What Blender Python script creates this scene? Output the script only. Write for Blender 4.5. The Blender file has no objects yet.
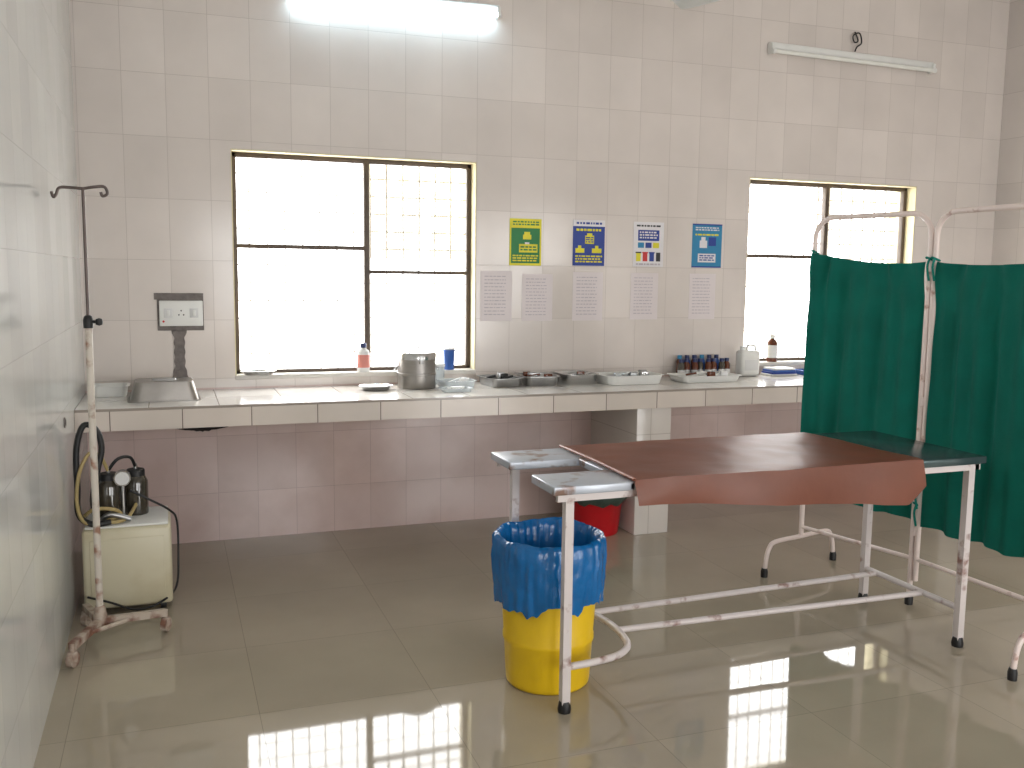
import bpy, bmesh, math, random
from mathutils import Vector, Matrix, noise
random.seed(4)
pi=math.pi
def lin(c):
    return tuple(((x/255)/12.92 if x/255<=.04045 else ((x/255+.055)/1.055)**2.4) for x in c)+(1,)
# ---------------------------------------------------------------- materials
def newmat(name):
    m=bpy.data.materials.new(name);m.use_nodes=True
    nt=m.node_tree;b=nt.nodes['Principled BSDF'];return m,nt,b
def mat(name,col,rough=.5,metal=0,var=.08,scale=12,col2=None,thr=None,bump=0,bscale=60,spec=None,trans=0,alpha=1,emit=None,coat=0,soft=.04):
    m,nt,b=newmat(name);N=nt.nodes;L=nt.links
    tc=N.new('ShaderNodeTexCoord');nz=N.new('ShaderNodeTexNoise');nz.inputs['Scale'].default_value=scale;nz.inputs['Detail'].default_value=5
    L.new(tc.outputs['Object'],nz.inputs['Vector'])
    r=N.new('ShaderNodeValToRGB');L.new(nz.outputs['Fac'],r.inputs[0])
    c=lin(col)
    if col2 is None:
        r.color_ramp.elements[0].position=.3;r.color_ramp.elements[1].position=.7
        r.color_ramp.elements[0].color=tuple(x*(1-var) for x in c[:3])+(1,);r.color_ramp.elements[1].color=tuple(min(1,x*(1+var)) for x in c[:3])+(1,)
    else:
        t=thr or .55
        r.color_ramp.elements[0].position=t-soft;r.color_ramp.elements[1].position=t+soft
        r.color_ramp.elements[0].color=c;r.color_ramp.elements[1].color=lin(col2)
    L.new(r.outputs[0],b.inputs['Base Color'])
    b.inputs['Roughness'].default_value=rough;b.inputs['Metallic'].default_value=metal
    if spec is not None:b.inputs['Specular IOR Level'].default_value=spec
    b.inputs['Transmission Weight'].default_value=trans
    b.inputs['Coat Weight'].default_value=coat
    b.inputs['Alpha'].default_value=alpha
    if emit:
        b.inputs['Emission Color'].default_value=lin(emit[0]);b.inputs['Emission Strength'].default_value=emit[1]
    if bump:
        n2=N.new('ShaderNodeTexNoise');n2.inputs['Scale'].default_value=bscale;n2.inputs['Detail'].default_value=4
        L.new(tc.outputs['Object'],n2.inputs['Vector'])
        bp=N.new('ShaderNodeBump');bp.inputs['Strength'].default_value=bump;bp.inputs['Distance'].default_value=.01
        L.new(n2.outputs['Fac'],bp.inputs['Height']);L.new(bp.outputs[0],b.inputs['Normal'])
    return m
def tilemat(name,axes,w,h,ou,ov,c1,c2,cm,rough,tilt,mortar=.0018,low=None,spec=.5,wave=0,dirt=0):
    m,nt,b=newmat(name);N=nt.nodes;L=nt.links
    g=N.new('ShaderNodeNewGeometry');s=N.new('ShaderNodeSeparateXYZ');L.new(g.outputs['Position'],s.inputs[0])
    def math_(op,a,bv=None):
        n=N.new('ShaderNodeMath');n.operation=op
        for i,v in enumerate((a,bv)):
            if v is None: continue
            if isinstance(v,(int,float)): n.inputs[i].default_value=v
            else: L.new(v,n.inputs[i])
        return n.outputs[0]
    u=math_('ADD',s.outputs[axes[0]],-ou+40*w);v=math_('ADD',s.outputs[axes[1]],-ov+40*h)
    cb=N.new('ShaderNodeCombineXYZ');L.new(u,cb.inputs[0]);L.new(v,cb.inputs[1])
    br=N.new('ShaderNodeTexBrick');br.offset=0;br.squash=1;br.inputs['Scale'].default_value=1
    br.inputs['Brick Width'].default_value=w;br.inputs['Row Height'].default_value=h
    br.inputs['Mortar Size'].default_value=mortar;br.inputs['Mortar Smooth'].default_value=.2
    br.inputs['Color1'].default_value=lin(c1);br.inputs['Color2'].default_value=lin(c2);br.inputs['Mortar'].default_value=lin(cm)
    L.new(cb.outputs[0],br.inputs['Vector'])
    col=br.outputs['Color']
    nz=N.new('ShaderNodeTexNoise');nz.inputs['Scale'].default_value=2.2;nz.inputs['Detail'].default_value=6
    L.new(g.outputs['Position'],nz.inputs['Vector'])
    mp=N.new('ShaderNodeMapRange');mp.inputs[3].default_value=.95-dirt;mp.inputs[4].default_value=1.04;mp.inputs[1].default_value=.3;mp.inputs[2].default_value=.7
    L.new(nz.outputs['Fac'],mp.inputs[0])
    mx=N.new('ShaderNodeMix');mx.data_type='RGBA';mx.blend_type='MULTIPLY';mx.inputs[0].default_value=1
    L.new(col,mx.inputs[6]);L.new(mp.outputs[0],mx.inputs[7]);col=mx.outputs[2]
    if low:
        lt=math_('LESS_THAN',s.outputs[2],low[0])
        n5=N.new('ShaderNodeTexNoise');n5.inputs['Scale'].default_value=3;n5.inputs['Detail'].default_value=4;L.new(g.outputs['Position'],n5.inputs['Vector'])
        rp=N.new('ShaderNodeValToRGB');L.new(n5.outputs['Fac'],rp.inputs[0])
        rp.color_ramp.elements[0].position=.45;rp.color_ramp.elements[0].color=lin(low[1])
        rp.color_ramp.elements[1].position=.85;rp.color_ramp.elements[1].color=lin(low[2])
        m2=N.new('ShaderNodeMix');m2.data_type='RGBA';m2.blend_type='MULTIPLY'
        L.new(lt,m2.inputs[0]);L.new(col,m2.inputs[6]);L.new(rp.outputs[0],m2.inputs[7]);col=m2.outputs[2]
    L.new(col,b.inputs['Base Color'])
    b.inputs['Roughness'].default_value=rough;b.inputs['Specular IOR Level'].default_value=spec
    fu=math_('FLOOR',math_('DIVIDE',u,w));fv=math_('FLOOR',math_('DIVIDE',v,h))
    c2_=N.new('ShaderNodeCombineXYZ');L.new(fu,c2_.inputs[0]);L.new(fv,c2_.inputs[1])
    wn=N.new('ShaderNodeTexWhiteNoise');wn.noise_dimensions='3D';L.new(c2_.outputs[0],wn.inputs['Vector'])
    sb=N.new('ShaderNodeVectorMath');sb.operation='SUBTRACT';L.new(wn.outputs['Color'],sb.inputs[0]);sb.inputs[1].default_value=(.5,.5,.5)
    sc=N.new('ShaderNodeVectorMath');sc.operation='SCALE';L.new(sb.outputs[0],sc.inputs[0]);sc.inputs['Scale'].default_value=tilt
    bp=N.new('ShaderNodeBump');bp.inputs['Strength'].default_value=.5;bp.inputs['Distance'].default_value=.002;bp.invert=True
    L.new(br.outputs['Fac'],bp.inputs['Height'])
    nn=bp.outputs[0]
    if wave:
        n3=N.new('ShaderNodeTexNoise');n3.inputs['Scale'].default_value=5;n3.inputs['Detail'].default_value=2
        L.new(g.outputs['Position'],n3.inputs['Vector'])
        b3=N.new('ShaderNodeBump');b3.inputs['Strength'].default_value=wave;b3.inputs['Distance'].default_value=.01
        L.new(n3.outputs['Fac'],b3.inputs['Height']);L.new(bp.outputs[0],b3.inputs['Normal']);nn=b3.outputs[0]
    ad=N.new('ShaderNodeVectorMath');ad.operation='ADD';L.new(nn,ad.inputs[0]);L.new(sc.outputs[0],ad.inputs[1])
    no=N.new('ShaderNodeVectorMath');no.operation='NORMALIZE';L.new(ad.outputs[0],no.inputs[0])
    L.new(no.outputs[0],b.inputs['Normal'])
    return m
TW,TH=.2133,.32
M={}
M['back']=tilemat('wall_tile_back',(0,2),TW,TH,.44,.27,(220,211,205),(212,203,197),(192,182,176),.16,.014,.0014,low=(.86,(250,234,234),(226,204,200)),dirt=.02)
M['left']=tilemat('wall_tile_left',(1,2),TW,TH,0,.27,(210,210,206),(204,205,202),(184,184,180),.12,.02,.0014,dirt=.02)
M['right']=tilemat('wall_tile_right',(1,2),TW,TH,0,.27,(218,210,205),(210,202,197),(188,180,174),.16,.02,.0014)
M['floor']=tilemat('floor_tile',(0,1),.6,.6,.675,-1.0,(168,158,140),(163,153,136),(140,130,114),.045,.003,.0012,spec=.55,wave=.006,dirt=.04)
M['ctop']=tilemat('counter_tile',(0,1),.32,.3,.0,-.646,(222,218,212),(216,211,206),(155,145,137),.15,.008,.0025)
M['cfront']=tilemat('fascia_tile',(0,2),.32,.32,.47,.53,(220,209,200),(212,202,193),(120,108,100),.2,.01,.0025,dirt=.06)
M['pillar']=tilemat('pillar_tile',(0,2),.215,.32,.0,.27,(225,218,212),(219,212,206),(190,181,174),.2,.01,.002,dirt=.05)
M['white']=mat('white_paint',(212,208,202),.6)
M['ceil']=mat('ceiling_paint',(215,213,208),.8)
M['cream']=mat('cream_enamel',(204,197,172),.35,col2=(190,180,150),thr=.58,scale=5,soft=.12)
M['jamb']=mat('jamb_plaster',(214,203,166),.6,var=.12)
M['frame']=mat('window_frame_steel',(84,70,58),.5,var=.2)
M['grille']=mat('grille_paint',(225,222,215),.5)
M['grille2']=mat('shutter_mesh_paint',(225,220,205),.5)
M['steel']=mat('stainless_steel',(190,190,190),.22,metal=1,var=.05)
M['steel2']=mat('brushed_steel',(165,165,165),.35,metal=1,var=.1)
M['steeld']=mat('dull_steel',(150,146,142),.38,metal=1,var=.15,scale=8)
M['painttube']=mat('chipped_paint_tube',(210,201,199),.4,col2=(140,104,94),thr=.64,scale=14,soft=.06)
M['rust']=mat('rusty_paint_base',(182,168,154),.5,col2=(118,80,64),thr=.54,scale=16,soft=.10)
M['pole']=mat('stand_pole_paint',(205,197,186),.45,col2=(150,112,92),thr=.62,scale=16,soft=.07)
M['screenp']=mat('screen_frame_paint',(226,210,204),.35,col2=(170,128,114),thr=.68,scale=14,soft=.05)
M['black']=mat('black_rubber',(22,22,24),.5)
M['darkrod']=mat('dark_rusty_rod',(92,80,76),.4,metal=.4,var=.3)
M['dark']=mat('dark_void',(25,18,16),.9)
M['yellow']=mat('yellow_plastic',(230,190,24),.4,col2=(218,178,24),thr=.60,scale=6,soft=.12)
M['liner']=mat('blue_liner_plastic',(12,100,164),.22,var=.12,scale=14,bump=.7,bscale=14)
M['red']=mat('red_plastic',(190,22,32),.35)
M['dkgreen']=mat('green_grey_bag',(62,78,70),.3,bump=.5,bscale=40)
M['teal']=mat('teal_curtain_cloth',(4,122,108),.85,var=.12,scale=6,bump=.12,bscale=90)
M['rexine']=mat('brown_rexine',(158,98,76),.40,var=.10,scale=5,bump=.3,bscale=7,spec=.7)
M['sheet']=mat('table_sheet_metal',(182,188,198),.3,metal=.2,col2=(130,104,92),thr=.60,scale=12,soft=.06)
M['sheetrefl']=mat('table_sheet_curtain_reflection',(82,98,100),.16,metal=.5,var=.1)  # dark table end, with the curtain's teal reflection put into the base colour
M['glass']=mat('smoky_jar_glass',(60,55,45),.08,var=.2,coat=.5)
M['clear']=mat('clear_plastic',(215,222,225),.12,var=.03,alpha=.55)
M['brownglass']=mat('brown_bottle_glass',(95,50,30),.12)
M['blue']=mat('blue_plastic',(40,85,160),.35)
M['navy']=mat('navy_cap',(30,45,95),.35)
M['whitep']=mat('white_plastic',(225,225,222),.35,var=.03)
M['label']=mat('paper_label',(214,214,214),.6,var=.03)
M['pinklab']=mat('pink_label',(205,130,120),.5)
M['paper']=mat('notice_paper',(222,213,214),.7,var=.02)
M['ink']=mat('grey_ink',(184,176,184),.7)
M['pgreen']=mat('poster_green',(25,120,60),.5);M['pyellow']=mat('poster_yellow',(222,212,40),.5)
M['pblue']=mat('poster_blue',(30,60,145),.5);M['pcyan']=mat('poster_cyan',(40,130,175),.5)
M['pwhite']=mat('poster_white',(225,222,225),.5,var=.02);M['pred']=mat('poster_red',(200,50,50),.5);M['pblack']=mat('poster_black',(35,35,40),.5)
M['cement']=mat('cement_patch',(120,113,110),.9,var=.2,scale=30,bump=.4)
M['tube_on']=mat('lit_tube_glass',(235,250,255),.3,emit=((205,238,255),24))
M['tube_off']=mat('unlit_tube_glass',(232,232,226),.25,var=.02)
M['hose']=mat('yellowed_hose',(170,150,100),.4)
# ---------------------------------------------------------------- mesh builder
class B:
    def __init__(s): s.bm=bmesh.new();s.mats=[]
    def mi(s,k):
        if k not in s.mats:s.mats.append(k)
        return s.mats.index(k)
    def _add(s,bm2,k,smooth):
        i=s.mi(k);vm={}
        for v in bm2.verts: vm[v]=s.bm.verts.new(v.co)
        for f in bm2.faces:
            try: nf=s.bm.faces.new([vm[v] for v in f.verts])
            except ValueError: continue
            nf.material_index=i;nf.smooth=smooth
        bm2.free()
    def box(s,lo,hi,k,bev=0,rot=None,smooth=False):
        b=bmesh.new();bmesh.ops.create_cube(b,size=1)
        lo=Vector(lo);hi=Vector(hi);c=(lo+hi)/2;d=hi-lo
        for v in b.verts: v.co=Vector((v.co.x*d.x,v.co.y*d.y,v.co.z*d.z))
        if bev: bmesh.ops.bevel(b,geom=list(b.edges),offset=bev,segments=2,profile=.5,affect='EDGES')
        if rot: 
            for v in b.verts: v.co=rot@v.co
        for v in b.verts: v.co+=c
        s._add(b,k,smooth)
    def tube(s,pts,r,k,seg=10,smooth_n=0,closed=False,cap=True,square=False):
        P=[Vector(p) for p in pts]
        if smooth_n:
            Q=[];n=len(P)
            for i in range(n-1 if not closed else n):
                p0=P[(i-1)%n] if (i>0 or closed) else P[i];p1=P[i];p2=P[(i+1)%n];p3=P[(i+2)%n] if (i+2<n or closed) else p2
                for j in range(smooth_n):
                    t=j/smooth_n
                    Q.append(.5*((2*p1)+(p2-p0)*t+(2*p0-5*p1+4*p2-p3)*t*t+(3*p1-p0-3*p2+p3)*t**3))
            if not closed:Q.append(P[-1])
            P=Q
        rr=r if callable(r) else (lambda t:r)
        n=len(P);b=bmesh.new();rings=[]
        up=None
        for i,p in enumerate(P):
            if closed: t=(P[(i+1)%n]-P[i-1]).normalized()
            else: t=(P[min(i+1,n-1)]-P[max(i-1,0)]).normalized()
            if up is None:
                up=Vector((0,0,1)) if abs(t.z)<.9 else Vector((1,0,0))
            up=(up-t*up.dot(t)).normalized();sd=t.cross(up)
            R=rr(i/max(1,n-1));sg=4 if square else seg;o=pi/4 if square else 0;q=1.414 if square else 1
            rings.append([b.verts.new(p+(up*math.cos(2*pi*j/sg+o)+sd*math.sin(2*pi*j/sg+o))*R*q) for j in range(sg)])
        sg=len(rings[0])
        for i in range(n if closed else n-1):
            a=rings[i];c=rings[(i+1)%n]
            for j in range(sg): b.faces.new((a[j],a[(j+1)%sg],c[(j+1)%sg],c[j]))
        if cap and not closed: b.faces.new(rings[0][::-1]);b.faces.new(rings[-1])
        bmesh.ops.recalc_face_normals(b,faces=b.faces)
        s._add(b,k,not square)
    def lathe(s,c,prof,k,seg=32,sx=1,sy=1,rot=0,wob=None):
        b=bmesh.new();rings=[];c=Vector(c)
        for i,(r,z) in enumerate(prof):
            ring=[]
            for j in range(seg):
                a=2*pi*j/seg;R=max(r,1e-4);zz=z
                if wob: dr,dz=wob(a,i/(len(prof)-1));R+=dr;zz+=dz
                x=R*math.cos(a)*sx;y=R*math.sin(a)*sy
                ring.append(b.verts.new(c+Vector((x*math.cos(rot)-y*math.sin(rot),x*math.sin(rot)+y*math.cos(rot),zz))))
            rings.append(ring)
        for i in range(len(prof)-1):
            for j in range(seg): b.faces.new((rings[i][j],rings[i][(j+1)%seg],rings[i+1][(j+1)%seg],rings[i+1][j]))
        s._add(b,k,True)
    def tray(s,c,lx,ly,h,k,rot=0,up=True,flare=1.12,wall=.004,rim=.008,n=6):
        def rr(ax,ay,rad,z):
            out=[]
            for q,(sx_,sy_) in enumerate(((1,1),(-1,1),(-1,-1),(1,-1))):
                for j in range(n+1):
                    a=q*pi/2+j*pi/2/n
                    x=sx_*(ax-rad)+rad*math.cos(a);y=sy_*(ay-rad)+rad*math.sin(a)
                    out.append(Vector((x*math.cos(rot)-y*math.sin(rot),x*math.sin(rot)+y*math.cos(rot),z)))
            return out
        ax,ay=lx/2,ly/2;rad=min(ax,ay)*.35
        f=1/flare
        L=[(ax*f*.55,ay*f*.55,rad*.5,0),(ax*f,ay*f,rad*.9,0),(ax*f*1.03,ay*f*1.03,rad,h*.12),(ax*.98,ay*.98,rad,h),(ax+rim,ay+rim,rad+rim,h),(ax+rim,ay+rim,rad+rim,h-.003),
           (ax,ay,rad,h-.004)]
        inner=[(ax*.98-wall,ay*.98-wall,rad,h-.001),(ax*f-wall,ay*f-wall,rad*.9,wall),(ax*f*.55,ay*f*.55,rad*.5,wall)]
        b=bmesh.new();c=Vector(c)
        def loft(ls,flip):
            rings=[]
            for (a,bb,r_,z) in ls:
                zz=z if up else h-z
                rings.append([b.verts.new(c+v) for v in rr(a,bb,r_,zz)])
            m=len(rings[0])
            for i in range(len(rings)-1):
                for j in range(m): b.faces.new((rings[i][j],rings[i][(j+1)%m],rings[i+1][(j+1)%m],rings[i+1][j]))
            return rings
        r1=loft(L,0);b.faces.new(r1[0]);r2=loft([L[3]]+inner,1);b.faces.new(r2[-1])
        s._add(b,k,True)
    def grid(s,fn,nu,nv,k,thick=0):
        b=bmesh.new()
        V=[[b.verts.new(fn(i/nu,j/nv)) for j in range(nv+1)] for i in range(nu+1)]
        for i in range(nu):
            for j in range(nv): b.faces.new((V[i][j],V[i+1][j],V[i+1][j+1],V[i][j+1]))
        if thick: bmesh.ops.solidify(b,geom=list(b.faces),thickness=thick)
        s._add(b,k,True)
    def done(s,name,auto=True):
        me=bpy.data.meshes.new(name)
        xs=[v.co for v in s.bm.verts]
        lo=Vector([min(v[i] for v in xs) for i in range(3)]);hi=Vector([max(v[i] for v in xs) for i in range(3)])
        o=Vector(((lo.x+hi.x)/2,(lo.y+hi.y)/2,lo.z))
        for v in s.bm.verts: v.co-=o
        s.bm.normal_update();s.bm.to_mesh(me);s.bm.free()
        for k in s.mats: me.materials.append(M[k])
        ob=bpy.data.objects.new(name,me);ob.location=o;bpy.context.collection.objects.link(ob)
        if auto:
            try: me.set_sharp_from_angle(angle=math.radians(50))
            except Exception: pass
        return ob
# ---------------------------------------------------------------- room
W=6.15;RZ=3.6;YR=-7.2
W1=(.758,2.146);W2=(4.027,5.413);WZ=(.913,2.148);WT=.25
b=B()
for x0,x1 in ((-.2,W1[0]),(W1[1],W2[0]),(W2[1],W+.2)): b.box((x0,0,0),(x1,WT,RZ),'back')
for x0,x1 in (W1,W2):
    b.box((x0,0,0),(x1,WT,WZ[0]),'back');b.box((x0,0,WZ[1]),(x1,WT,RZ),'back')
b.done('wall_back')
b=B();b.box((-.2,YR,0),(0,0,RZ),'left');b.done('wall_left')
b=B();b.box((W,YR,0),(W+.2,0,RZ),'right');b.done('wall_right')
b=B()
RO=[(.9,2.5,.9,2.2),(3.3,4.6,0,2.2),(4.9,5.9,.9,2.2)]
xs=-.2
for x0,x1,z0,z1 in RO:
    b.box((xs,YR-.2,0),(x0,YR,RZ),'white')
    if z0>0:b.box((x0,YR-.2,0),(x1,YR,z0),'white')
    b.box((x0,YR-.2,z1),(x1,YR,RZ),'white');xs=x1
b.box((xs,YR-.2,0),(W+.2,YR,RZ),'white');b.done('wall_rear')
b=B();b.box((-.2,YR-.2,-.1),(W+.2,WT,0),'floor');b.done('floor')
b=B();b.box((-.2,YR-.2,RZ),(W+.2,WT,RZ+.1),'ceil');b.done('ceiling')
# windows
def window(name,x0,x1,mull,hl,hr):
    z0,z1=WZ;yf=.085;b=B();t=.026
    b.box((x1-.006,.001,z0),(x1,WT,z1),'jamb');b.box((x0,.001,z0),(x0+.006,WT,z1),'jamb')
    b.box((x0,.001,z1-.006),(x1,WT,z1),'jamb')
    b.box((x0,-.012,z0-.012),(x1,WT,z0+.012),'white',.003)
    xa,xb=x0+.006,x1-.006;za,zb=z0+.012,z1-.006
    def f(lo,hi): b.box(lo,hi,'frame',.003)
    f((xa,yf,za),(xa+t,yf+.04,zb));f((xb-t,yf,za),(xb,yf+.04,zb));f((xa,yf,zb-t),(xb,yf+.04,zb));f((xa,yf,za),(xb,yf+.04,za+t*.7))
    f((mull-t*.6,yf-.003,za),(mull+t*.6,yf+.043,zb))
    f((xa+t,yf,hl-.012),(mull-t*.5,yf+.03,hl+.012));f((mull+t*.5,yf,hr-.01),(xb-t,yf+.03,hr+.01))
    yg=.19;n=14
    for i in range(1,n):
        x=xa+(xb-xa)*i/n
        b.tube([(x,yg,za),(x,yg,zb)],.0045,'grille',6)
        if x>mull: b.tube([(x,yg-.004,hr+.08),(x,yg-.004,zb)],.0082,'grille2',6)
    m=12
    for i in range(1,m):
        z=za+(zb-za)*i/m;b.tube([(xa,yg+.006,z),(xb,yg+.006,z)],.004,'grille',6)
        if z>hr+.1: b.tube([(mull,yg+.002,z),(xb,yg+.002,z)],.0068,'grille2',6)
    b.done(name)
window('window_1',*W1,1.51,1.635,1.50)
window('window_2',*W2,4.72,1.64,1.49)
# ---------------------------------------------------------------- counter
CH=.85;CD=.646
b=B()
b.box((0.001,-CD+.012,CH-.10),(W-.001,-.001,CH-.012),'white')
b.box((0.001,-CD,CH-.012),(W-.001,-.001,CH),'ctop')
b.box((0.001,-CD,CH-.105),(W-.001,-CD+.012,CH-.0125),'cfront')
b.grid(lambda u,v:Vector((.44+.24*u,-CD+.001+.02*v,CH-.106-.028*(1-abs(2*u-1)**2)*(.5+.5*abs(noise.noise(Vector((u*9,0,3)))))*(1-v))),24,2,'dark')
b.done('tiled_counter')
for px in (2.92,5.2):
    b=B();b.box((px,-.62,.001),(px+.22,-.001,CH-.107),'pillar',.002);b.done('counter_pillar')
# ---------------------------------------------------------------- exam table
b=B();TX0,TX1,TY0,TY1,TZ=1.60,3.465,-2.55,-1.90,.80
legs=[(1.665,-2.52),(1.68,-1.96),(3.43,-2.50),(3.43,-1.94)]
for x,y in legs:
    b.tube([(x,y,.03),(x,y,TZ-.02)],.015,'painttube',square=True)
    b.lathe((x,y,0),[(0,0),(.022,0),(.024,.012),(.02,.035),(.018,.04),(0,.04)],'black',16)
b.box((TX0,TY0,TZ-.03),(1.90,-2.34,TZ),'sheet',.004)
b.box((TX0,-2.12,TZ-.03),(1.90,TY1,TZ),'sheet',.004)
b.box((1.88,TY0,TZ-.029),(3.12,TY1,TZ-.001),'sheet',.004)
b.box((3.08,TY0,TZ-.03),(TX1,TY1,TZ),'sheetrefl',.004)
b.box((TX0+.02,TY0+.012,TZ-.055),(TX1-.02,TY0+.03,TZ-.03),'painttube')
b.box((TX0+.02,TY1-.03,TZ-.055),(TX1-.02,TY1-.012,TZ-.03),'painttube')
b.box((3.42,TY0+.012,TZ-.055),(3.44,TY1-.012,TZ-.03),'painttube')
z=.16
b.tube([(1.665,-2.52,z),(1.78,-2.51,z),(1.89,-2.48,z),(1.965,-2.40,z),(1.99,-2.24,z),(1.97,-2.09,z),(1.90,-2.0,z),(1.80,-1.965,z),(1.68,-1.96,z)],.013,'painttube',10,6)
b.tube([(1.965,-2.07,z),(3.43,-2.02,z)],.012,'painttube');b.tube([(1.99,-2.27,z),(3.43,-2.30,z)],.012,'painttube')
b.tube([(3.43,-2.50,z),(3.43,-1.94,z)],.013,'painttube')
def rex(u,v):
    x0=1.90+.012*math.sin(v*7);x1=3.08+.05*min(v/.75,1)
    x=x0+(x1-x0)*u
    n=noise.noise(Vector((x*2.2,v*3,0)))*.005+noise.noise(Vector((x*9,v*8,5)))*.0025
    if v<.75:
        y=TY1-.003+(TY0-TY1+.0)*(v/.75);return Vector((x,y,TZ+.007+n+.003))
    t=(v-.75)/.25
    drop=(.085+.09*u**1.1)
    if u>.93: drop*=max(.35,1-(u-.93)*6)
    return Vector((x+.02*t*(u-.5),TY0-.008-.012*math.sin(t*pi/2)-.010*t*math.sin(x*11)-.004,TZ+.008-drop*t+n))
b.grid(rex,90,40,'rexine',.003)
b.tube([(1.895,TY0+.0,TZ+.008),(1.90,-2.2,TZ+.010),(1.898,TY1,TZ+.008)],.006,'rexine',8,4)
b.done('examination_table')
# ---------------------------------------------------------------- waste bin
b=B();cx,cy=1.712,-2.25
b.lathe((cx,cy,0),[(0,.004),(.146,.0),(.154,.008),(.156,.02),(.164,.16),(.169,.17),(.169,.185),(.166,.19),(.178,.38),(.180,.46),(.172,.462)],'yellow',48)
def lw(a,t):
    c,s_=math.cos(a),math.sin(a)
    n=noise.noise(Vector((c*2,s_*2,t*2)))
    pl=noise.noise(Vector((c*7,s_*7,t*.8)))*.010*(1.25-t)+noise.noise(Vector((c*14,s_*14,t*1.5+3)))*.005
    nf=noise.noise(Vector((c*9,s_*9,t*12)))*.006
    return n*.010+pl+nf, n*.012+(noise.noise(Vector((c*2,s_*2,8)))*.065+noise.noise(Vector((c*9,s_*9,8)))*.018 if t<.02 else 0)
prof=[(.199,.320)]
for i in range(1,12): prof.append((.199+.011*math.sin(i/12*pi*.6),.320+.215*i/12))
prof+=[(.207,.545),(.201,.555),(.193,.560),(.185,.553),(.178,.53),(.172,.50),(.165,.46),(.157,.41),(.149,.36),(.143,.31),(.137,.27),(.12,.22),(.06,.20),(.0,.20)]
b.lathe((cx,cy,0),prof,'liner',200,wob=lw)
b.done('waste_bin')
b=B();c=(2.74,-.46,0)
b.lathe(c,[(0,.003),(.135,0),(.14,.01),(.165,.24),(.172,.245),(.172,.26),(.162,.26),(.13,.02),(0,.02)],'red',40)
b.lathe(c,[(.172,.19),(.195,.215),(.20,.262),(.185,.295),(.165,.28),(.14,.2),(.06,.17),(0,.165)],'dkgreen',40,wob=lambda a,t:(noise.noise(Vector((math.cos(a)*4,math.sin(a)*4,t)))*.018,noise.noise(Vector((math.cos(a)*4,math.sin(a)*4,4)))*.03*(1-t)))
b.done('red_bucket')
# ---------------------------------------------------------------- privacy screen
b=B();A=Vector((3.46,-1.43,0));Bm=Vector((3.61,-2.05,0));Cc=Vector((3.64,-2.80,0));ZT=1.79
def panel(P,Q,zp,zq,rad=.10):
    d=(Q-P).normalized();pts=[P+Vector((0,0,zp)),P+Vector((0,0,.9)),P+Vector((0,0,ZT-rad))]
    for j in range(1,7):
        a=pi/2*j/6;pts.append(P+d*(rad-rad*math.cos(a))+Vector((0,0,ZT-rad+rad*math.sin(a))))
    for j in range(0,7):
        a=pi/2*j/6;pts.append(Q-d*(rad-rad*math.sin(a))+Vector((0,0,ZT-rad+rad*math.cos(a))))
    pts+= [Q+Vector((0,0,.9)),Q+Vector((0,0,zq))]
    b.tube(pts,.0125,'screenp',12)
    b.tube([P+Vector((0,0,.22)),Q+Vector((0,0,.22))],.010,'screenp',10)
d1=(Bm-A).normalized();d2=(Cc-Bm).normalized()
B1=Bm-d1*.012;B2=Bm+d2*.016
panel(A,B1,.17,.03);panel(B2,Cc,.12,.17)
def foot(c,d,w=.27,h=.17):
    p=[c-d*w+Vector((0,0,.015)),c-d*(w-.01)+Vector((0,0,h*.55)),c-d*(w-.03)+Vector((0,0,h*.85)),c-d*(w-.075)+Vector((0,0,h)),c+Vector((0,0,h)),c+d*(w-.075)+Vector((0,0,h)),c+d*(w-.03)+Vector((0,0,h*.85)),c+d*(w-.01)+Vector((0,0,h*.55)),c+d*w+Vector((0,0,.015))]
    b.tube(p,.0115,'screenp',10,4)
    for q in (p[0],p[-1]): b.lathe((q.x,q.y,0),[(0,0),(.017,0),(.018,.03),(.014,.045),(0,.045)],'black',14)
foot(A,Vector((.97,.24,0)).normalized());foot(Cc,Vector((.99,.08,0)).normalized())
b.lathe((B1.x,B1.y,0),[(0,0),(.018,0),(.019,.03),(.015,.045),(0,.045)],'black',14)
for z in (1.55,.95,.35): b.tube([Bm+Vector((0,0,z-.02)),Bm+Vector((0,0,z+.02))],.017,'screenp',10)
def curtain(P,Q,za,zm,zb,bot,ph,fold,e0=.02,e1=.02):
    d=(Q-P);n=Vector((-d.y,d.x,0)).normalized()
    if n.x>0:n=-n
    def fn(u,v):
        top=za*(1-u)+zb*u-(((za+zb)/2-zm))*math.sin(pi*u)**.7
        z=top+(bot-top)*v
        g=min(1,.3+v*3)
        w=.015*g*math.sin(u*2*pi*fold+ph+v*1.2)+.008*math.sin(u*2*pi*fold*2.3+ph*2+v)+.016*noise.noise(Vector((u*3,v*1.5,ph)))+.012*noise.noise(Vector((u*12,v*2.5,ph)))
        w+=.012*math.exp(-v*5)*math.sin((u*1.2+v)*24)*(1-u)+.012*math.exp(-v*5)*math.sin(((1-u)*1.2+v)*24)*u
        uu=-e0+(1+e0+e1-.0)*u
        e=min(u,1-u)*12
        w+=.016*(1-min(1,e))
        return P+d*uu+n*w+Vector((0,0,z+.006*math.sin(u*17)*v))
    b.grid(fn,130,60,'teal',.002)
curtain(A,B1,1.625,1.575,1.575,.40,.4,2.5,.0,-.02)
curtain(B2,Cc,1.575,1.560,1.60,.38,2.1,3,-.03,-.02)
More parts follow.
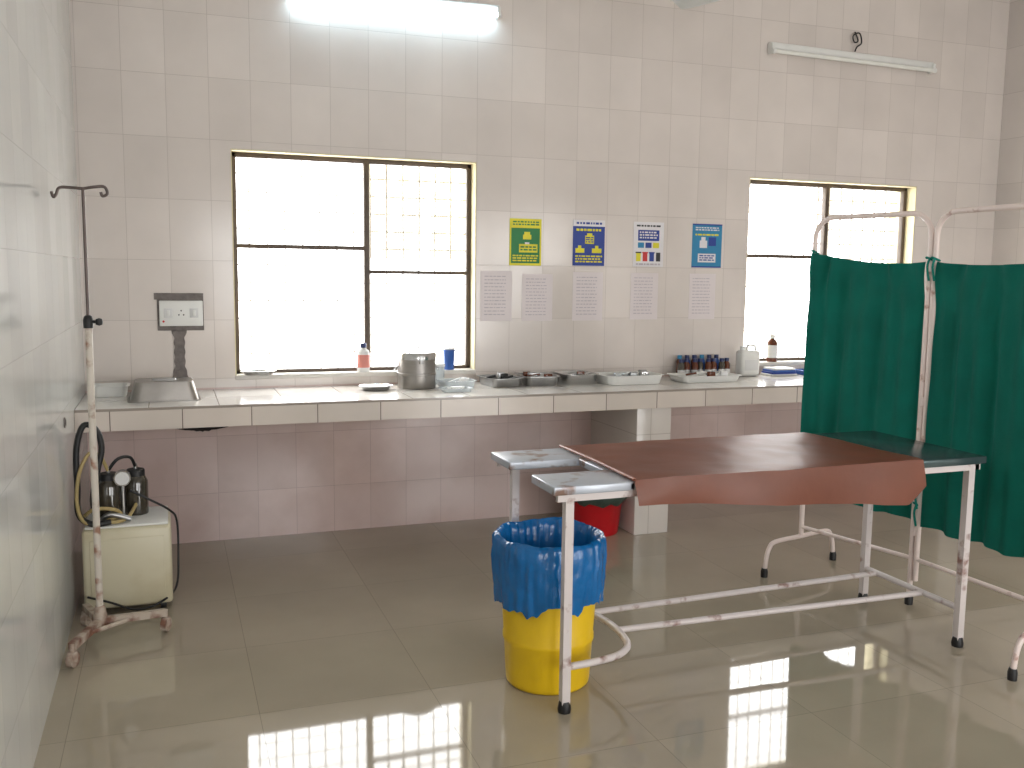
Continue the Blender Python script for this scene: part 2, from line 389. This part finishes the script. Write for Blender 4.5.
def tie(p,z,s):
    p=Vector((p.x,p.y,z))
    b.tube([p+Vector((.018,0,.0)),p+Vector((0,.02,.01)),p+Vector((-.018,0,.012)),p+Vector((0,-.02,0))],.005,'teal',6,4,closed=True)
    b.tube([p+Vector((-.015,-.012,.01)),p+Vector((-.03,-.016,-.03)),p+Vector((-.02,-.02,-.09))],.005,'teal',6,4)
for p,z in ((A,1.62),(B1,1.58),(B2,1.58),(Bm,.55),(Bm,.47),(Cc,1.6)): tie(p,z,1)
b.done('privacy_screen')
# ---------------------------------------------------------------- IV stand
b=B();ix,iy=.13,-1.38
b.tube([(ix,iy,.07),(ix,iy,1.30)],.0135,'pole',14)
b.tube([(ix,iy,1.28),(ix,iy,1.80)],.0062,'darkrod',10)
b.lathe((ix,iy,1.27),[(0,0),(.018,0),(.019,.03),(.015,.045),(.008,.05),(0,.05)],'black',16)
b.tube([(ix,iy,1.295),(ix+.035,iy-.02,1.295)],.006,'black');b.lathe((ix+.04,iy-.022,1.28),[(0,0),(.012,.004),(.014,.015),(.012,.026),(0,.03)],'black',12)
b.tube([(ix,iy,1.80),(ix-.04,iy,1.802),(ix-.08,iy-.005,1.80),(ix-.092,iy-.007,1.775),(ix-.102,iy-.008,1.765),(ix-.108,iy-.008,1.785)],.0058,'darkrod',8,5)
b.tube([(ix,iy,1.80),(ix+.04,iy,1.808),(ix+.075,iy+.003,1.81),(ix+.085,iy+.004,1.785),(ix+.068,iy+.004,1.775),(ix+.062,iy+.003,1.79)],.0058,'darkrod',8,5)
hub=Vector((ix,iy,.10));b.lathe((ix,iy,.06),[(0,0),(.024,0),(.026,.06),(.018,.10),(0,.10)],'rust',16)
for q in ((.045,-1.60),(.375,-1.33),(.06,-1.16)):
    q=Vector((q[0],q[1],.085));b.tube([hub-Vector((0,0,.005)),q],.014,'rust',square=True)
    b.tube([q+Vector((0,0,.012)),q-Vector((0,0,.045))],.009,'rust')
    b.tube([q+Vector((-.010,.012,-.053)),q+Vector((.010,.002,-.053))],.030,'rust',18)
    b.box(q+Vector((-.018,-.012,-.06)),q+Vector((.018,.012,-.02)),'rust',.004)
b.tube([(.09,-1.48,.085),(.255,-1.355,.085)],.009,'rust',8)
b.done('iv_stand')
# ---------------------------------------------------------------- suction machine
b=B();mx0,mx1,my0,my1=.045,.405,-1.06,-.72
b.box((mx0,my0,.03),(mx1,my1,.385),'cream',.016,smooth=True)
b.box((mx0+.012,my0+.012,.385),(mx1-.012,my1-.012,.395),'whitep',.004)
b.box((mx0+.03,my0-.004,.07),(mx1-.03,my0+.002,.34),'cream',.002)
for x in (mx0+.04,mx1-.04):
    for y in (my0+.04,my1-.04):
        b.tube([(x-.012,y,.020),(x+.012,y,.020)],.020,'black',16)
for x,y in ((.15,-.90),(.26,-.84)):
    b.lathe((x,y,.395),[(0,0),(.05,0),(.052,.01),(.052,.15),(.04,.175),(.034,.18)],'glass',28)
    b.lathe((x,y,.57),[(.0,.03),(.036,.03),(.04,.025),(.04,0),(.034,0)],'black',24)
    b.tube([(x,y,.58),(x,y,.625)],.008,'steel2')
b.tube([(.21,-.95,.39),(.21,-.95,.56)],.008,'steel2');b.tube([(.21,-.97,.585),(.21,-.935,.585)],.035,'steel',24);b.tube([(.21,-.972,.585),(.21,-.969,.585)],.029,'label',24)
b.tube([(.10,-.96,.395),(.09,-.97,.50),(.11,-.96,.62),(.13,-.94,.72),(.11,-.93,.80),(.06,-.93,.82),(.03,-.95,.72),(.03,-.97,.56),(.035,-1.02,.45),(.09,-1.05,.41),(.16,-1.03,.41)],.013,'black',8,6)
b.tube([(.15,-.90,.61),(.12,-.92,.68),(.08,-.95,.70),(.04,-.98,.62),(.03,-1.02,.50),(.06,-1.05,.42),(.14,-1.04,.41),(.22,-1.0,.41),(.26,-.9,.45)],.008,'hose',8,6)
b.tube([(.26,-.84,.61),(.24,-.87,.66),(.19,-.90,.66),(.15,-.90,.61)],.007,'black',8,6)
b.tube([(.05,-.99,.43),(.10,-1.03,.47),(.18,-1.02,.46),(.20,-.99,.42),(.12,-1.0,.41)],.008,'hose',8,6)
b.tube([(.12,-1.0,.41),(.16,-1.02,.44),(.24,-1.0,.41)],.012,'steel2',8,5)
b.tube([(.24,-.97,.53),(.32,-.96,.48),(.40,-.93,.42),(.43,-.90,.36),(.432,-.92,.20),(.42,-.98,.08),(.36,-1.08,.05),(.26,-1.10,.03),(.15,-1.09,.07),(.06,-1.08,.10)],.005,'black',8,6)
b.done('suction_machine')
# ---------------------------------------------------------------- tube lights
def tubelight(x0,x1,z0,z1,key,wire):
    b=B()
    R=Matrix.Rotation(-math.atan2(z1-z0,x1-x0),3,'Y');c=Vector(((x0+x1)/2,0,(z0+z1)/2));L=(x1-x0)/2
    b.box(c+Vector((-L,-.04,.012)),c+Vector((L,-.001,.052)),'whitep',.005,rot=R)
    def P(s,y,dz): return c+R@Vector((s*L,y,dz))
    b.tube([P(-.97,-.055,-.008),P(.97,-.055,-.008)],.014,key,16)
    for s in (-1,1):
        b.tube([P(s*.965,-.055,-.008),P(s*1.0,-.055,-.008)],.017,'whitep',14);q=P(s*.985,-.03,.01)
        b.box(q-Vector((.012,.028,.03)),q+Vector((.012,.028,.03)),'whitep',.004)
    if wire:
        w=P(0,-.03,.06)
        b.tube([w,w+Vector((.015,0,.03)),w+Vector((.05,0,.06)),w+Vector((.03,0,.12)),w+Vector((-.02,0,.10)),w+Vector((-.01,0,.06)),w+Vector((.02,0,.07)),w+Vector((.01,.02,.13))],.005,'black',6,5)
    return b.done('fluorescent_tube_light')
tubelight(1.06,2.265,2.965,2.985,'tube_on',False)
tubelight(4.12,5.46,2.955,2.940,'tube_off',True)
b=B();fx,fy,fz=3.10,-1.55,2.86
b.tube([(fx,fy,fz+.1),(fx,fy,RZ-.002)],.012,'whitep',12)
b.lathe((fx,fy,RZ-.09),[(.02,0),(.05,.04),(.06,.088),(0,.088)],'whitep',24)
b.lathe((fx,fy,fz-.03),[(0,-.02),(.05,-.015),(.09,.0),(.11,.03),(.11,.07),(.08,.10),(.03,.12),(.015,.14)],'whitep',32)
for k in range(3):
    a0=math.atan2(.55,-.23)+k*2*pi/3;dr=Vector((math.cos(a0),math.sin(a0),0));sd=Vector((-dr.y,dr.x,0))
    def bl(u,v,dr=dr,sd=sd):
        w=.055+.018*u-.02*max(0,(u-.9)*10)**2
        return Vector((fx,fy,fz+.005))+dr*(.10+.50*u)+sd*((v-.5)*2*w)+Vector((0,0,.018*(v-.5)*2))
    b.grid(bl,20,6,'whitep',.002)
b.done('ceiling_fan')
# ---------------------------------------------------------------- socket board
b=B()
b.box((.365,-.006,1.175),(.60,.0,1.355),'cement');b.box((.35,-.004,1.34),(.60,.0,1.375),'cement')
b.box((.375,-.03,1.20),(.595,-.004,1.335),'whitep',.004)
for x in (.42,.55): b.box((x-.022,-.034,1.245),(x+.022,-.029,1.295),'label',.002);b.box((x-.008,-.038,1.255),(x+.008,-.033,1.285),'whitep',.002)
for dx,dz in ((0,.012),(-.012,-.01),(.012,-.01)): b.tube([(.485+dx,-.031,1.27+dz),(.485+dx,-.0295,1.27+dz)],.004,'pblack',10)
b.tube([(.395,-.033,1.225),(.395,-.03,1.225)],.006,'pred',10)
for i in range(40):
    z1=1.178-.0065*i;xc=.472;hw=.027+.002*math.sin(i*.8)+.016*max(0,(i-30)/10)+.012*max(0,(6-i)/6)
    b.box((xc-hw,-.006-.0001*(i%3),z1-.0075),(xc+hw,-.0005,z1),'cement')
b.done('wall_socket_board')
b=B();b.tube([(-.0,-1.08,.86),(.006,-1.08,.86)],.022,'cement',18);b.tube([(.001,-1.08,.86),(.0075,-1.08,.86)],.014,'dark',18);b.done('wall_pipe_outlet')
# ---------------------------------------------------------------- posters
def poster(x0,x1,z0,z1,bg,parts):
    b=B();b.box((x0,-.003,z0),(x1,-.0005,z1),bg)
    w=x1-x0;h=z1-z0
    for i,(a,c,d,e,k) in enumerate(parts): b.box((x0+a*w,-.0038-.00004*i,z0+c*h),(x0+d*w,-.0028,z0+e*h),k)
    b.done('medical_poster')
def words(x0,x1,z0,z1,k,n,rows):
    out=[]
    for r in range(rows):
        za=z0+(z1-z0)*(r+.2)/rows;zb=z0+(z1-z0)*(r+.75)/rows;x=x0
        while x<x1-.03:
            w=random.uniform(.04,.14);out.append((x,za,min(x+w,x1),zb,k));x+=w+.03
    return out
poster(2.355,2.56,1.55,1.83,'pgreen',[(0,.8,1,1,'pyellow'),(0,0,.05,1,'pyellow'),(.95,0,1,1,'pyellow'),(0,0,1,.05,'pyellow'),(.42,.56,.68,.66,'pyellow'),(.46,.66,.64,.72,'pyellow'),(.3,.28,.88,.46,'pyellow'),(.48,.46,.62,.50,'pwhite')]+words(.1,.92,.85,.96,'pgreen',1,2)+words(.1,.9,.08,.24,'pyellow',1,3)+words(.34,.85,.31,.43,'pgreen',1,2))
poster(2.77,2.985,1.555,1.835,'pblue',[(0,.86,1,1,'pwhite'),(.38,.48,.66,.66,'pyellow'),(.44,.66,.60,.71,'pyellow'),(.08,.28,.36,.38,'pyellow'),(.6,.28,.9,.38,'pyellow'),(.16,.38,.26,.44,'pyellow'),(.70,.38,.80,.44,'pyellow')]+words(.1,.92,.89,.97,'pblue',1,1)+words(.1,.9,.74,.83,'pyellow',1,1)+words(.08,.92,.06,.24,'pyellow',1,3)+words(.4,.64,.5,.64,'pblue',1,3))
poster(3.185,3.40,1.555,1.835,'pwhite',[(.15,.42,.35,.54,'pcyan'),(.4,.42,.6,.54,'pblue'),(.65,.42,.85,.54,'pyellow'),(.1,.12,.25,.30,'pyellow'),(.08,.30,.27,.33,'pblack'),(.32,.12,.47,.30,'pred'),(.30,.30,.49,.33,'pred'),(.54,.12,.69,.30,'pblue'),(.52,.30,.71,.33,'pblue'),(.76,.12,.9,.32,'pblack'),(.15,.58,.85,.82,'pblue')]+words(.1,.9,.88,.95,'pblack',1,1)+words(.2,.8,.62,.8,'pwhite',1,3)+words(.1,.9,.02,.09,'ink',1,1))
poster(3.61,3.83,1.555,1.835,'pcyan',[(.25,.45,.5,.62,'pwhite'),(.30,.62,.44,.70,'pwhite'),(.55,.5,.8,.7,'pblue'),(.2,.12,.8,.32,'pwhite'),(0,.0,1,.03,'pblue'),(0,.97,1,1,'pblue')]+words(.1,.9,.84,.94,'pwhite',1,2)+words(.1,.9,.72,.79,'pyellow',1,1)+words(.25,.75,.15,.3,'pblue',1,3))
for x0,x1,z0,z1 in ((2.175,2.375,1.215,1.515),(2.44,2.64,1.215,1.50),(2.775,2.98,1.215,1.515),(3.175,3.37,1.22,1.515),(3.60,3.795,1.22,1.515)):
    b=B();b.box((x0,-.002,z0),(x1,-.0005,z1),'paper');w=x1-x0;h=z1-z0
    for (a,c,d,e,k) in words(.12,.80,.1,.93,'ink',1,12):
        cz=(c+e)/2;b.box((x0+a*w,-.0026,z0+(cz-.009)*h),(x0+d*w,-.0018,z0+(cz+.009)*h),k)
    b.done('paper_notice')
# ---------------------------------------------------------------- things on the counter
C0=CH+.001
b=B();b.tray((.39,-.33,C0),.33,.24,.095,'steeld',rot=.05,up=False,flare=1.22);b.tray((.39,-.33,C0+.093),.12,.05,.012,'steel2',rot=.05,up=False);b.done('steel_instrument_tray')
b=B();b.tray((.13,-.13,C0),.17,.16,.055,'whitep');b.done('enamel_basin')
def drum(x,y,r,h):
    b=B()
    b.lathe((x,y,C0),[(0,0),(r,0),(r+.002,.004),(r+.002,h*.35),(r+.005,h*.36),(r+.005,h*.42),(r+.002,h*.43),(r+.002,h*.86),(0,h*.86)],'steeld',40)
    b.lathe((x,y,C0+h*.80),[(r+.006,0),(r+.007,h*.14),(r,h*.19),(r*.5,h*.205),(0,h*.21)],'steel',40)
    b.tube([(x-.04,y,C0+h),(x-.035,y,C0+h+.022),(x+.035,y,C0+h+.022),(x+.04,y,C0+h)],.004,'steel2',8,4)
    b.box((x-.012,y-r-.014,C0+h*.7),(x+.012,y-r,C0+h*.92),'steel2',.002)
    for s in (-1,1): b.tube([(x+s*(r),y-.02,C0+h*.6),(x+s*(r+.02),y-.02,C0+h*.5),(x+s*(r+.02),y+.02,C0+h*.5),(x+s*r,y+.02,C0+h*.6)],.003,'steel2',6,3)
    b.done('sterilizing_drum')
drum(1.735,-.19,.105,.205)
def trayobj(x,y,lx,ly,h,k,rot,fill,name='instrument_tray'):
    b=B();b.tray((x,y,C0),lx,ly,h,k,rot=rot)
    for i in range(fill[1]):
        a=random.uniform(-.35,.35);px=x+random.uniform(-.34,.34)*lx;py=y+random.uniform(-.25,.25)*ly;l=random.uniform(.25,.4)*min(lx,.2)
        z=C0+.018+.010*random.random()+h*.35
        kk=random.choice(fill[0])
        if random.random()<.6: b.tube([(px-l*math.cos(a)*.5,py-l*math.sin(a)*.5,z),(px+l*math.cos(a)*.5,py+l*math.sin(a)*.5,z+.012)],.007,kk,8)
        else: b.box((px-.022,py-.016,z-.01),(px+.022,py+.016,z+.025),kk,.003,rot=Matrix.Rotation(a,3,'Z'))
    b.done(name)
trayobj(2.235,-.20,.20,.24,.05,'steel2',.1,(['steel2','black'],5))
trayobj(2.47,-.20,.21,.24,.055,'steel2',-.08,(['steel2','brownglass'],6))
trayobj(2.72,-.18,.22,.24,.06,'steel',.05,(['steel2','steel','brownglass'],6))
trayobj(3.03,-.28,.38,.24,.055,'whitep',.04,(['steel2','label','clear','whitep','steel'],16))
trayobj(3.55,-.30,.42,.22,.04,'whitep',.0,(['brownglass','label','whitep','steel2'],9),'vial_tray')
b=B();b.lathe((1.49,-.24,C0),[(0,.004),(.07,0),(.085,.012),(.095,.025),(.09,.027),(.065,.010),(0,.008)],'steel',32,sy=.8);b.done('steel_bowl')
b=B();b.lathe((.88,-.01,WZ[0]+.0125),[(0,.004),(.07,0),(.09,.018),(.098,.022),(.088,.024),(.06,.008),(0,.008)],'steel',32,sy=.45);b.done('kidney_dish')
b=B();b.tray((1.96,-.22,C0),.20,.15,.04,'clear',rot=.1)
for i in range(7):
    a=random.uniform(-.5,.5);px=1.96+random.uniform(-.05,.05);py=-.22+random.uniform(-.04,.04)
    b.tube([(px-.045*math.cos(a),py-.045*math.sin(a),C0+.02),(px+.045*math.cos(a),py+.045*math.sin(a),C0+.045)],.008,random.choice(['clear','whitep','label','blue']),8)
b.done('syringe_dish')
b=B();b.tray((1.90,-.42,C0),.17,.10,.02,'clear');b.tube([(1.85,-.42,C0+.015),(1.95,-.41,C0+.018)],.008,'label');b.box((1.87,-.44,C0+.008),(1.94,-.40,C0+.026),'whitep',.003);b.done('plastic_packet')
def bottle(x,y,z,r,h,body,lab,cap,name,pump=False):
    b=B()
    b.lathe((x,y,z),[(0,0),(r*.95,0),(r,.005),(r,h*.68),(r*.8,h*.76),(r*.42,h*.82),(r*.4,h*.86)],body,24)
    if lab:b.lathe((x,y,z),[(r+.001,h*.15),(r+.001,h*.6)],lab,24)
    b.lathe((x,y,z),[(r*.5,h*.84),(r*.52,h*.845),(r*.5,h),(0,h)],cap,20)
    b.done(name)
SZ=WZ[0]+.0125
bottle(1.475,.035,SZ,.036,.165,'label','pinklab','navy','medicine_bottle')
bottle(4.28,.03,SZ,.036,.19,'brownglass','label','whitep','medicine_bottle')
b=B();b.lathe((1.99,.03,SZ),[(0,0),(.030,0),(.034,.10),(.037,.105),(.037,.12),(0,.12)],'blue',24);b.lathe((1.99,.03,SZ),[(.0365,.118),(.036,.13),(0,.132)],'label',24);b.done('blue_beaker')
b=B();b.lathe((1.90,-.06,C0),[(0,0),(.034,0),(.036,.11),(.034,.11),(.032,.004),(0,.004)],'clear',24);b.lathe((1.90,-.06,C0),[(.038,.105),(.038,.12),(0,.122)],'label',24);b.done('clear_jar')
b=B()
for i in range(8):
    x=3.49+.05*i;y=-.12+.02*(i%2)
    b.lathe((x,y,C0),[(0,0),(.021,0),(.022,.004),(.022,.085),(.012,.10),(.012,.105)],'brownglass' if i%3 else 'glass',16)
    b.lathe((x,y,C0),[(.0225,.015),(.0225,.05)],'label',16);b.lathe((x,y,C0),[(.015,.10),(.015,.12),(0,.121)],'navy',14)
for i in range(6):
    x=3.52+.055*i;y=-.045
    b.lathe((x,y,C0),[(0,0),(.021,0),(.022,.10),(.012,.118),(.012,.12)],'blue' if i%2 else 'brownglass',16);b.lathe((x,y,C0),[(.015,.115),(.015,.138),(0,.139)],'navy' if i%3 else 'pcyan',14)
b.done('vial_bottles')
b=B();b.box((3.92,-.16,C0),(4.06,-.07,C0+.17),'whitep',.02,smooth=True);b.lathe((3.95,-.115,C0+.165),[(.02,0),(.02,.03),(0,.03)],'whitep',16)
b.tube([(3.98,-.115,C0+.165),(3.99,-.115,C0+.2),(4.04,-.115,C0+.195),(4.05,-.115,C0+.16)],.008,'whitep',8,4);b.box((3.94,-.163,C0+.04),(4.04,-.158,C0+.11),'label',.001);b.done('plastic_jerrycan')
b=B()
for i,k in enumerate(['label','pblue','blue','whitep']): b.box((4.13+.008*i,-.19,C0+.013*i),(4.33-.006*i,-.06,C0+.013*(i+1)-.001),k,.002)
b.done('box_stack')
b=B();b.tray((4.50,-.13,C0),.22,.14,.03,'blue');b.box((4.45,-.16,C0+.015),(4.55,-.1,C0+.045),'whitep',.004);b.done('blue_tray')
# ---------------------------------------------------------------- light
w=bpy.data.worlds.new('World');bpy.context.scene.world=w;w.use_nodes=True
bg=w.node_tree.nodes['Background'];bg.inputs[0].default_value=(.98,.98,.975,1);bg.inputs[1].default_value=10.0
def portal(x0,x1,z0,z1,y,rx):
    l=bpy.data.lights.new('window_portal','AREA');l.shape='RECTANGLE';l.size=x1-x0;l.size_y=z1-z0;l.cycles.is_portal=True
    o=bpy.data.objects.new('window_portal',l);o.location=((x0+x1)/2,y,(z0+z1)/2);o.rotation_euler=(rx,0,0);bpy.context.collection.objects.link(o)
portal(*W1,*WZ,WT+.03,-pi/2);portal(*W2,*WZ,WT+.03,-pi/2)
for x0,x1,z0,z1 in RO: portal(x0,x1,z0,z1,YR-.23,pi/2)
# ---------------------------------------------------------------- camera
f,t,pt,r=935.11,.3516,.1167,.0121
Rv=Vector((math.cos(t),-math.sin(t),0));F0=Vector((math.sin(t),math.cos(t),0));Z=Vector((0,0,1))
F=math.cos(pt)*F0-math.sin(pt)*Z;U=math.sin(pt)*F0+math.cos(pt)*Z
X=Rv*math.cos(r)+U*math.sin(r);Y=-Rv*math.sin(r)+U*math.cos(r)
cam=bpy.data.cameras.new('camera');cam.sensor_width=36;cam.lens=f*36/1024
co=bpy.data.objects.new('camera',cam)
m=Matrix((X,Y,-F)).transposed().to_4x4();m.translation=Vector((.425,-5.337,1.496));co.matrix_world=m
bpy.context.collection.objects.link(co);bpy.context.scene.camera=co
sc=bpy.context.scene;sc.view_settings.view_transform='Standard';sc.view_settings.exposure=0
